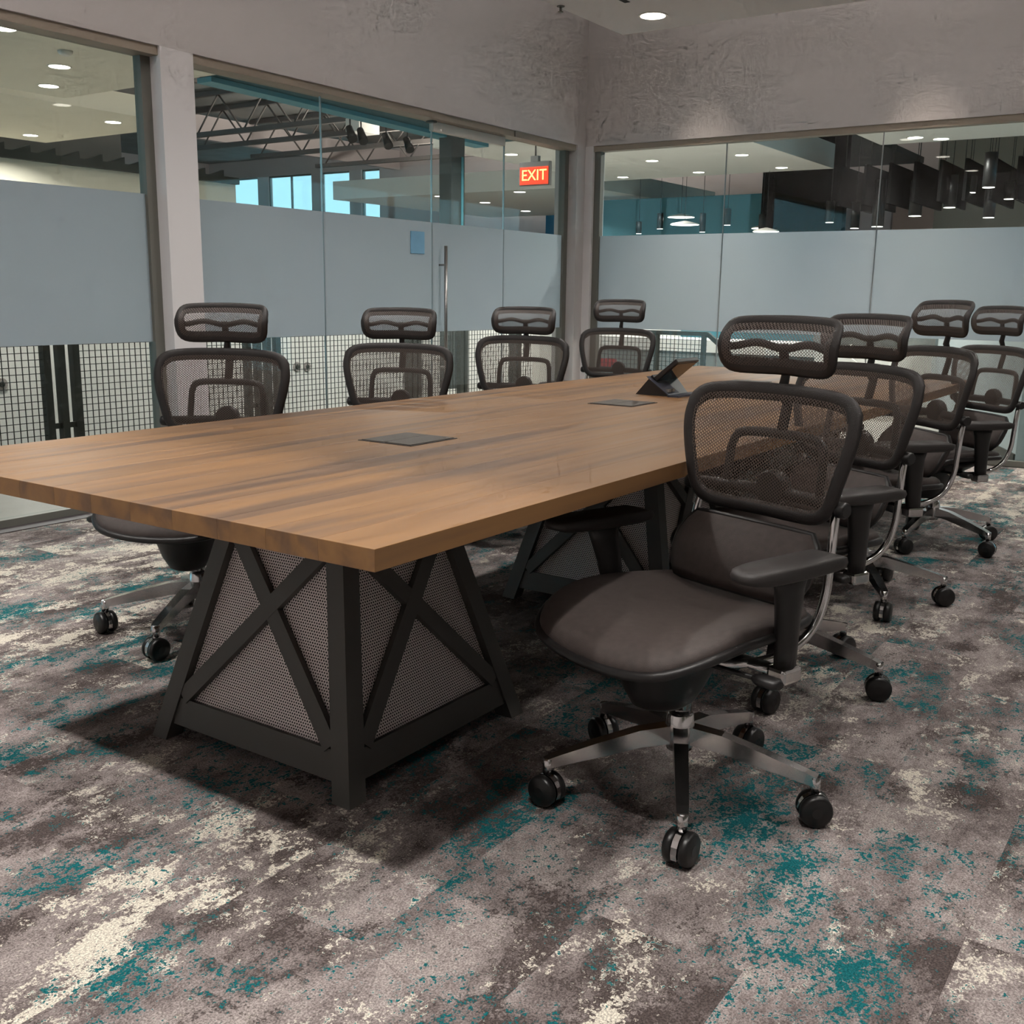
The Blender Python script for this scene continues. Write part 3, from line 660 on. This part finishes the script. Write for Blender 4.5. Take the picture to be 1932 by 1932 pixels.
o = struct(MB().box(HX0, 14, HY1+.09, HY1+.11, -.5, 5.0).build('window_18', glass), 'added unseen glazing lighting the hall from its end, out of the picture')  # end glazing added for ambient light, never in view
for k in range(9): MB().box(HX0+k*2.2, HX0+.06+k*2.2, HY1+.05, HY1+.15, -.5, 5.0).build('mullion', alu_dark, o)
WN = [(26.6, 28.1), (24.1, 26.1), (22.45, 23.7), (21.2, 21.95)]; WZ0, WZ1 = 3.1, 4.85  # last opening is built in place of a window reflection in the glass
mb = MB().box(HX1, HX1+.2, HY0, HY1, HZ0, WZ0).box(HX1, HX1+.2, HY0, HY1, WZ1, HZ1)
prev = HY1
for a, b_ in WN: mb.box(HX1, HX1+.2, b_, prev, WZ0, WZ1); prev = a
mb.box(HX1, HX1+.2, HY0, prev, WZ0, WZ1)
struct(mb.build('wall_hall_east', hall_mauve), 'mauve grey hall wall with the bright windows')
for k, (a, b_) in enumerate(WN):
    o = struct(MB().box(HX1+.08, HX1+.1, a, b_, WZ0, WZ1).build('window_%d' % (9+k), glass), ['leftmost bright sky window of the hall', 'wide sky window of the hall with a dark centre bar', 'sky window of the hall half hidden by the white soffit', 'narrow pale sky opening standing in for a reflection in the glass, rightmost'][k])
    fm = MB()
    for y in ([a, b_-.04]+([(a+b_)/2-.05] if k == 1 else [])): fm.box(HX1+.05, HX1+.12, y, y+.04, WZ0, WZ1)
    fm.box(HX1+.05, HX1+.12, a, b_, WZ1-.05, WZ1).build('window_frame', alu_dark, o)
# ceiling slabs
def slab(x0, x1, y0, y1, z, t, m, lab, name='ceiling_slab'):
    return struct(MB().bbox(x0, x1, y0, y1, z, z+t, .004).build(name, m), lab)
slab(HX0, 5.3, YW+.23, 8.8, 3.0, .22, hall_cream, 'cream lowered ceiling outside, left of the white column')
slab(2.0, 7.1, 9.1, 12.0, 3.0, .22, hall_cream, 'second cream lowered ceiling further back on the left')
ts = struct(MB().prism([(5.31, YW+.23), (9.93, YW+.23), (9.93, 7.12), (5.31, 6.78)], 2, 3.0, 3.3).build('ceiling_soffit', teal), 'dark teal soffit running above the glass door')
MB().prism([(5.31, 6.62), (9.93, 6.94), (9.93, 7.15), (5.31, 6.81)], 2, 2.955, 2.998).build('light_edge', teal_light, ts)
slab(9.95, 14.5, 4.05, 7.85, 3.0, .34, hall_white, 'white lowered ceiling panel beyond the room corner')
slab(15.1, 20.6, 8.6, 14.6, 3.0, .36, hall_white, 'white lowered ceiling far behind the exit sign')
slab(XW+.21, 12.4, HY0, 2.8, 3.0, .22, hall_white, 'white lowered ceiling at the upper right beyond the glass')
LAB_A = 'cream ceiling left of the white column'
dl = [((3.37, 6.56), 'round downlight cut by the left picture edge in the cream ceiling'), ((4.37, 7.43), 'round downlight in the near cream ceiling, upper of the close pair'), ((4.83, 8.32), 'round downlight in the near cream ceiling, lower of the close pair'),
      ((6.47, 9.68), 'round downlight in the back cream ceiling beside the dark mullion'), ((6.59, 11.51), 'round downlight in the back cream ceiling, lowest on the left')]
for (x, y), lab in dl: downlight((x, y, 3.0), lab, .085, 'downlights in the cream ceilings', HALL_W)
for x, y in ((0.6, 6.2), (2.0, 5.2)): downlight((x, y, 3.0), ('left' if x < 1 else 'right')+' downlight in the cream ceiling above the corridor, out of the picture', .085, 'downlights out of the picture', None)
smd = tag(empty('smoke_detector', (4.05, 6.85, 3.0)), 'small round smoke detector on the near cream ceiling', 'detector'); MB().lathe([(.03, -.035), (.055, -.02), (.06, 0)], 16).build('housing', lens_trim, smd)
dd = [((12.44, 5.94), 'downlight in the white panel beyond the corner, middle left of five'), ((14.02, 5.96), 'downlight in the white panel beyond the corner, centre front'), ((12.45, 4.62), 'downlight in the white panel beyond the corner, uppermost right'), ((14.03, 4.66), 'downlight in the white panel beyond the corner, rightmost'), ((14.09, 7.3), 'downlight in the white panel beyond the corner, leftmost and lowest'), ((10.94, 7.29), 'downlight seen through the door side pane above the exit sign'), ((12.5, 7.3), 'downlight seen through the door side pane beside the exit sign')]
for k, ((x, y), lab) in enumerate(dd): downlight((x, y, 3.0), lab, .085, 'downlights in the white panel', HALL_W*1.5 if k in (0, 2, 4, 5) else None)
dc = [((15.44, 12.07), 'far downlight left of the dark hall column'), ((17.0, 12.12), 'far downlight just right of the dark hall column'), ((19.25, 12.61), 'far downlight below the exit sign'), ((15.41, 10.18), 'far downlight touching the bottom of the exit sign'), ((16.97, 10.21), 'far downlight right of the exit sign')]
for k, ((x, y), lab) in enumerate(dc): downlight((x, y, 3.0), lab, .11, 'far downlights in the white ceiling', FAR_W if k in (1, 3) else None, lens_far)
for (x, y), lab in (((11.95, 2.28), 'bright downlight in the white ceiling at the upper right'), ((12.2, 2.05), 'faint downlight close beside the bright one at the upper right')): downlight((x, y, 3.0), lab, .085, 'downlights at the upper right', HALL_W)
for x, y, q in ((9.0, 0.6, 'middle'), (9.0, -1.6, 'nearest'), (8.2, 2.4, 'farthest')): downlight((x, y, 3.0), q+' downlight above the corridor right of the room, out of the picture', .085, 'downlights out of the picture', HALL_W)
for x, y in ((6.6, 5.6), (8.6, 5.6)): downlight((x, y, 3.0), ('left' if x < 7 else 'right')+' small downlight in the teal soffit above the door, out of the picture', .085, 'downlights out of the picture', HALL_W)

# open web joists, girder, ducts
GJ = 'open web roof joists'
for x, lab in ((14.9, 'open web steel joist nearest under the hall roof'), (16.3, 'second open web steel joist under the hall roof'), (18.1, 'third open web steel joist under the hall roof'), (20.4, 'farthest open web steel joist under the hall roof')):
    jt = tag(empty('roof_joist', (x, 8.0, 4.5)), lab, 'joist', GJ)
    L_ = 12.3
    MB().box(-.05, .05, 0, L_, -.05, .05).build('bottom_chord', joist_grey, jt); MB().box(-.05, .05, 0, L_, .78, .88).build('top_chord', joist_grey, jt)
    k = 0
    while k*.75 < L_-.75:
        a, b_ = (k*.75, (k+1)*.75); z0_, z1_ = ((0, .8) if k % 2 == 0 else (.8, 0))
        MB().sweep([(0, a, z0_), (0, b_, z1_)], .02, ref=(1, 0, 0), seg=6).build('web_bar', joist_grey, jt); k += 1
tag(MB().box(10, 23.9, 20.3, 20.5, 4.75, 5.3).build('roof_girder', hall_mauve), 'steel girder carrying the ends of the roof joists', 'girder')
for k, y in enumerate((10.5, 13.2, 16.0)):
    tag(MB().box(12.5, 22, y, y+.12, 5.05, 5.2).build('bridging_bar', joist_grey), ['roof bridging bar nearest the teal soffit', 'middle roof bridging bar across the joists', 'farthest roof bridging bar across the joists'][k], 'steel bar', 'roof bridging bars')
tag(MB().bbox(14.6, 15.2, 13.4, 13.75, 4.2, 4.45, .01).build('unit_heater', lens_trim), 'small white box fixed among the roof joists', 'heater')
# track lights
tk = tag(MB().box(10.9, 13.1, 10.76, 10.80, 3.82, 3.86).box(11.1, 11.12, 10.77, 10.79, 3.86, HZ1).box(12.9, 12.92, 10.77, 10.79, 3.86, HZ1).build('light_track', cyl_black), 'black lighting track carrying four spotlights in the hall', 'light track')
for (u, v), lab in (((635, 250), 'first black track spotlight from the left in the hall'), ((675, 252), 'second black track spotlight from the left in the hall'), ((712, 262), 'third black track spotlight from the left in the hall'), ((748, 270), 'fourth black track spotlight from the left in the hall')):
    p_ = onz(u, v, 3.62); t = tag(empty('track_spotlight', (p_.x, 10.78, 3.62)), lab, 'spotlight', 'track spotlights in the hall')
    MB().sweep([(0, 0, .0), (0, 0, .2)], .012, ref=(1, 0, 0)).build('stem', cyl_black, t)
    MB().sweep([(.03, .05, .06), (-.05, -.10, -.14)], [.055, .075], ref=(1, 0, 0), seg=12).build('lamp_head', cyl_black, t)
# dark steel column
co = tag(empty('steel_column', (9.13, 6.9, 0)), 'dark grey steel column standing behind the glass door', 'column')
MB().box(-.13, .13, -.09, .09, 0, 3.0).build('shaft', mat('column_grey', (66, 72, 72), .5), co); MB().box(.06, .10, -.098, -.09, 0, 2.75).build('conduit', teal_light, co)
# far low walls on the left
fw = tag(MB().box(2.0, 10.6, 12.4, 12.6, HZ0, 2.80).build('partition', hall_cream), 'cream partition wall far left below the dark ledge', 'partition')
lg = tag(empty('ledge', (2.0, 12.35, 2.80)), 'dark ledge with small triangular brackets on the cream partition', 'ledge')
MB().box(0, 8.6, -.05, .3, 0, .10).build('ledge_bar', rail_metal, lg)
for k in range(12): MB().prism([(0, .1), (.28, .1), (.28, .2)], 1, -.04, .04).build('bracket', rail_metal, lg, (4.1+.36*k, .05, 0))
tag(MB().box(2.0, 10.4, 15.0, 15.2, HZ0, 4.4).build('partition', hall_grey), 'grey wall behind the dark ledge on the far left', 'partition')
# corridor railing with wire mesh
def railing(name, x0, x1, groups, y, lab, zt=1.07):
    t = tag(empty(name, (x0, y, 0)), lab, 'railing')
    MB().box(0, x1-x0, -.025, .025, zt-.05, zt).build('top_rail', rail_metal, t)
    edges = [0]
    for g, wd, nb in groups:
        a = g-x0-wd/2
        for i in range(nb): MB().box(a+i*(wd-.055)/(nb-1), a+i*(wd-.055)/(nb-1)+.055, -.03, .03, 0, zt-.05).build('post', rail_metal, t)
        MB().box(a+.05, a+wd-.05, -.012, .012, .14, .18).build('post_spacer', rail_metal, t)
        edges += [a, a+wd]
    edges.append(x1-x0)
    for k in range(0, len(edges)-1, 2):
        a, b_ = edges[k], edges[k+1]; m_ = MB(); n = int((b_-a)/.05)
        for i in range(1, n): xx = a+(b_-a)*i/n; m_.box(xx-.0025, xx+.0025, -.003, .003, .03, zt-.05)
        for i in range(20): zz = .05+.05*i; m_.box(a, b_, -.0095, -.0035, zz-.0025, zz+.0025)
        o = m_.build('wire_mesh', wire_metal, t); o['kind'] = 'stuff'
    return t
railing('mesh_railing', .4, 11.0, [(3.265, .29, 3), (5.22, .40, 4), (7.30, .22, 3), (8.16, .14, 2), (9.2, .16, 2), (10.0, .2, 3)], 6.0, 'dark wire mesh railing along the corridor behind the left glass')
pw = tag(MB().box(0.0, 13.0, 7.4, 7.55, HZ0, 1.0).build('parapet', white_panel), 'white low wall behind the corridor wire mesh railing', 'low wall')
for u, lab in ((560, 'round dark socket on the low white wall, left of the pair'), (579, 'round dark socket on the low white wall, right of the pair'), (3, 'round dark socket on the low white wall at the left picture edge')):
    p_ = ony(u, 692 if u > 100 else 725, 7.4); t = tag(empty('wall_socket', (p_.x, 7.4, p_.z)), lab, 'socket', 'round wall sockets')
    MB().lathe([(.05, -.012), (.055, 0)], 16, axis='y').build('cover', sign_grey, t); MB().lathe([(.022, -.02), (.026, -.012)], 12, axis='y').build('outlet', rail_metal, t)
# stair railing outside the right glass
sr = tag(empty('stair_railing', (9.0, 4.9, 0)), 'dark stair guard rail with wire mesh behind the right glass', 'railing')
def srb(y0, z0, y1, z1, r_=.022): return MB().sweep([(0, y0-4.9, z0), (0, y1-4.9, z1)], r_, ref=(1, 0, 0), seg=4, square=True)
srb(4.9, .775, 3.44, .775).build('top_rail', rail_metal, sr); srb(3.44, .775, 2.2, -.15).build('handrail', rail_metal, sr)
for y in (4.78, 4.02, 3.48): srb(y, 0, y, .76).build('post', rail_metal, sr)
m_ = MB()
for i in range(30): yy = 4.85-.047*i-4.9; m_.box(-.003, .003, yy-.0028, yy+.0028, .02, .75)
for i in range(15): m_.box(-.009, -.003, -.08+(-1.38), -.02, .05+.047*i-.0028, .05+.047*i+.0028)
o = m_.build('wire_mesh', wire_metal, sr); o['kind'] = 'stuff'
MB().box(-.003, .003, -2.7, -1.5, -.3, .1).build('stringer', rail_metal, sr)
# low white furniture and wall beyond the right glass
ct = tag(empty('counter', (10.2, 3.9, 0)), 'long white counter with grey front behind the stair rail', 'counter')
MB().box(0, .6, -1.2, 1.6, HZ0, .52).build('body', grey_top, ct); MB().box(-.03, .63, -1.25, 1.65, .52, .66).build('top', white_panel, ct)
tag(MB().box(9.2, 13, 5.65, 5.75, HZ0, 1.0).build('parapet', hall_white), 'white low wall behind the far left corner chair', 'low wall')
tag(MB().bbox(9.02, 9.10, 4.56, 4.72, .38, .47, .004).build('red_box', red_box), 'small red box glimpsed through the far left chair back', 'box')
kb = tag(empty('reception_cabinet', (9.9, 1.7, 0)), 'white cabinet with grey top behind the second right chair headrest', 'cabinet')
MB().box(0, .5, -.30, .9, 0, .68).build('body', white_panel, kb); MB().box(-.02, .52, -.32, .92, .68, .80).build('top', grey_top, kb)
st_ = tag(empty('stair_stringers', (9.6, 2.4, 0)), 'white diagonal stair bars behind the second right chair', 'stair')
for dy in (0, -.22): MB().sweep([(0, dy+.05, .62), (0, dy-.35, .36)], .014, ref=(1, 0, 0), seg=4, square=True).build('stair_bar', white_panel, st_)
MB().sweep([(0, -.27, .70), (0, -.27, .0)], .012, ref=(1, 0, 0), seg=4, square=True).build('stair_post', white_panel, st_)
# angled pale wall behind the right panes with a dark base
a, b_ = Vector((9.65, 1.30, 0)), Vector((7.02, .11, 0)); dd_ = (b_-a); ang = math.atan2(dd_.y, dd_.x)
aw = tag(empty('partition', a, ang), 'pale blue grey partition beyond the rightmost pane with a dark base', 'partition')
MB().box(0, dd_.length, -.0, .1, 0, 1.3).build('panel', mat('pale_blue', (196, 208, 212), .8), aw); MB().box(0, dd_.length, .1, .115, 0, .07).build('base', rail_metal, aw); MB().box(0, dd_.length, -.015, 0, 0, .07).build('base', rail_metal, aw)
# exit sign
ex = tag(empty('exit_sign', (7.10, 4.37, 2.13)), 'glowing red EXIT sign hanging in the corridor behind the door side pane', 'sign')
MB().bbox(-.02, .02, -.165, .165, 0, .21, .004).build('housing', sign_grey, ex)
MB().box(-.0235, -.0205, -.155, .155, .01, .165).build('face', red_sign, ex)
MB().sweep([(0, 0, .21), (0, 0, .87)], .008, ref=(1, 0, 0)).build('hanger', sign_grey, ex); MB().box(-.02, .02, -.04, .04, .21, .26).build('canopy', sign_grey, ex)
tcv = bpy.data.curves.new('exit_letters', 'FONT'); tcv.body = 'EXIT'; tcv.size = .135; tcv.align_x = 'CENTER'; tcv.align_y = 'CENTER'; tcv.extrude = .001
to = bpy.data.objects.new('tmp', tcv); C.objects.link(to); bpy.context.view_layer.update()
tm = bpy.data.meshes.new_from_object(to.evaluated_get(bpy.context.evaluated_depsgraph_get())); bpy.data.objects.remove(to); tm.materials.append(exit_text)
link('letters', tm, ex, (-.0245, 0, .088), (PI/2, 0, -PI/2))
# blue panel and dark upper beams far behind the exit sign
p0, p1 = onx(1030, 398, 20.8), onx(1075, 432, 20.8)
tag(MB().box(20.8, 20.9, p1.y-.6, p0.y, .6, p0.z).build('wall_panel', mat('blue_panel', (30, 110, 150), .7)), 'blue wall panel far behind, under the exit sign', 'wall panel')
p0 = onx(870, 398, 21.2)
tag(MB().box(21.2, 21.3, 5.0, p0.y, -3, p0.z+.1).build('partition', mat('pale_mauve', (176, 172, 178), .8, var=(.4, .06))), 'pale lavender wall far behind the door side pane', 'partition')
# ---- dark ceiling zone behind the right glass
tag(MB().box(16.9, 17.0, 4.9, 9.6, HZ0, 2.93).build('teal_partition', teal_wall), 'teal wall band far behind the right glass', 'partition')
struct(MB().box(14.6, 19.55, 4.05, 8.5, 3.6, 3.7).build('ceiling_soffit', hall_dark), 'dark mottled soffit above the teal wall')
struct(MB().box(9.6, 19.55, HY0+.05, 4.0, 4.2, 4.3).build('ceiling_soffit', hall_dark), 'dark ceiling void with ducts above the black baffles')
tag(MB().box(19.6, 19.8, HY0, 3.8, HZ0, 4.2).build('partition', olive), 'olive grey wall behind the cylinder pendants', 'partition')
tag(MB().box(15.2, 15.4, 4.1, 5.4, 2.0, 3.6005).build('black_bulkhead', felt), 'black bulkhead left of the row of baffles', 'bulkhead')
for k, (x, z, r_) in enumerate(((14.05, 4.02, .15), (15.0, 3.98, .18), (16.6, 4.04, .13))):
    t = tag(empty('duct', (x, -2.0, z)), ['round grey duct nearest above the baffles', 'thick round duct in the middle above the baffles', 'thin round duct farthest above the baffles'][k], 'duct', 'ducts above the baffles')
    MB().sweep([(0, 0, 0), (0, 5.9, 0)], r_, ref=(0, 0, 1), seg=14).build('pipe', hall_grey, t)
    for q in range(5): MB().sweep([(0, .8+q*1.1, 0), (0, .84+q*1.1, 0)], r_+.012, ref=(0, 0, 1), seg=14).build('joint_ring', joist_grey, t)
for k, (u, v) in enumerate([(1587, 313), (1634, 310), (1681, 307), (1728, 304), (1777, 301), (1825, 298), (1876, 296), (1925, 294)]):
    p_ = onx(u, v, 12.95); t = tag(empty('ceiling_baffle', (12.95, p_.y, 0)), ['first', 'second', 'third', 'fourth', 'fifth', 'sixth', 'seventh', 'eighth'][k]+' black felt ceiling baffle from the left behind the right glass', 'baffle', 'black ceiling baffles')
    MB().bbox(0, 1.5, -.02, .02, p_.z-.5, p_.z, .005).build('panel', felt, t)
    for xx in (.2, 1.3): MB().sweep([(xx, 0, p_.z), (xx, 0, 4.2)], .005, ref=(1, 0, 0)).build('cable', rail_metal, t)
PEND = [(1726, 408, 13.5, .083, .45, 'large cylinder pendant right of the right glass seam, lowest in front'), (1791, 392, 13.5, .078, .40, 'cylinder pendant under the fifth baffle'), (1865, 411, 13.5, .072, .38, 'cylinder pendant hanging lowest before the olive wall'), (1865, 354, 12.7, .075, .40, 'big cylinder pendant among the baffles at the right'), (1830, 364, 13.25, .07, .20, 'cylinder pendant left of the big one among the baffles'), (1903, 376, 13.5, .06, .2, 'cylinder pendant close to the right picture edge'),
        (1675, 378, 14.5, .05, .3, 'small cylinder pendant just right of the glass seam'), (1612, 431, 13.5, .06, .34, 'cylinder pendant left of the glass seam near the frost edge'), (1565, 420, 14.5, .06, .3, 'small cylinder pendant below the black bulkhead'), (1655, 428, 13.4, .078, .6, 'cylinder pendant crossed by the right glass seam'),
        (1372, 425, 15.0, .055, .26, 'small cylinder pendant beside the left glass seam'), (1245, 432, 15.5, .055, .26, 'small cylinder pendant before the teal wall, left group'), (1325, 438, 15.2, .05, .3, 'small cylinder pendant between the disc pendants and the seam'), (1205, 441, 15.5, .05, .2, 'small cylinder pendant far left near the corner post'), (1437, 437, 14.8, .055, .26, 'small cylinder pendant right of the bright strips')]
for u, v, X, r_, h_, lab in PEND:
    p_ = onx(u, v, X); t = tag(empty('pendant_light', p_), 'black '+lab, 'pendant light', 'black cylinder pendants')
    MB().lathe([(r_*.92, .004), (r_, .004), (r_, h_), (r_*.9, h_+.003)], 20).build('shade', cyl_black, t)
    MB().lathe([(r_*.9, -.001), (r_*.9, .003)], 20).build('lens', lens_far, t)
    MB().sweep([(0, 0, h_), (0, 0, 3.6005-p_.z if X > 14.6 and p_.y > 4.05 else 4.2005-p_.z)], .004, ref=(1, 0, 0), seg=6).build('cord', cyl_black, t)
for u, v, wd, lab in ((1285, 410, .24, 'upper white dish pendant before the teal wall'), (1292, 424, .24, 'lower white dish pendant before the teal wall'), (1440, 431, .2, 'upper white dish pendant near the bright strips'), (1445, 437, .2, 'lower white dish pendant near the bright strips')):
    p_ = onx(u, v, 15.9 if 'upper' in lab else (14.9 if u < 1400 else 14.35)); t = tag(empty('dish_pendant', p_), lab, 'pendant light', 'white dish pendants')
    MB().lathe([(wd, 0), (wd*.9, .02), (wd*.3, .05), (.02, .06)], 24).build('shade', lens_trim, t); MB().lathe([(wd*.95, -.004), (wd*.95, 0)], 24).build('lens', lens_far, t)
    MB().sweep([(0, 0, .05), (0, 0, 3.6005-p_.z)], .004, ref=(1, 0, 0), seg=6).build('cord', cyl_black, t)
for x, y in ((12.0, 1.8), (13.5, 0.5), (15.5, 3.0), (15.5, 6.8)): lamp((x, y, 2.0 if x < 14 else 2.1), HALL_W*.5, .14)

# unseen uplights added on top of the lowered ceilings to brighten the open roof
for (x, y, z, w_), lab in (((17.8, 12.6, 3.37, 900), 'added fill uplight on the far white ceiling, hidden from below'), ((4.6, 10.5, 3.23, 300), 'added fill uplight on the back cream ceiling, hidden from below'), ((7.6, 5.6, 3.31, 350), 'added fill uplight on the teal soffit, hidden from below'), ((12.2, 6.0, 3.35, 160), 'added fill uplight on the white panel beyond the corner, hidden from below')):
    t = tag(empty('fill_uplight', (x, y, z)), lab, 'light', 'fill uplights')
    MB().bbox(-.6, .6, -.08, .08, 0, .06, .005).build('housing', lens_trim, t); MB().box(-.58, .58, -.06, .06, .061, .064).build('lens', lens_far, t)
    l = bpy.data.lights.new('fill_lamp', 'AREA'); l.shape = 'RECTANGLE'; l.size = 1.1; l.size_y = .12; l.energy = w_; l.color = (1, .95, .89); l.spread = PI
    o = bpy.data.objects.new('fill_lamp', l); C.objects.link(o); o.location = (x, y, z+.07); o.rotation_euler = (PI, 0, 0)
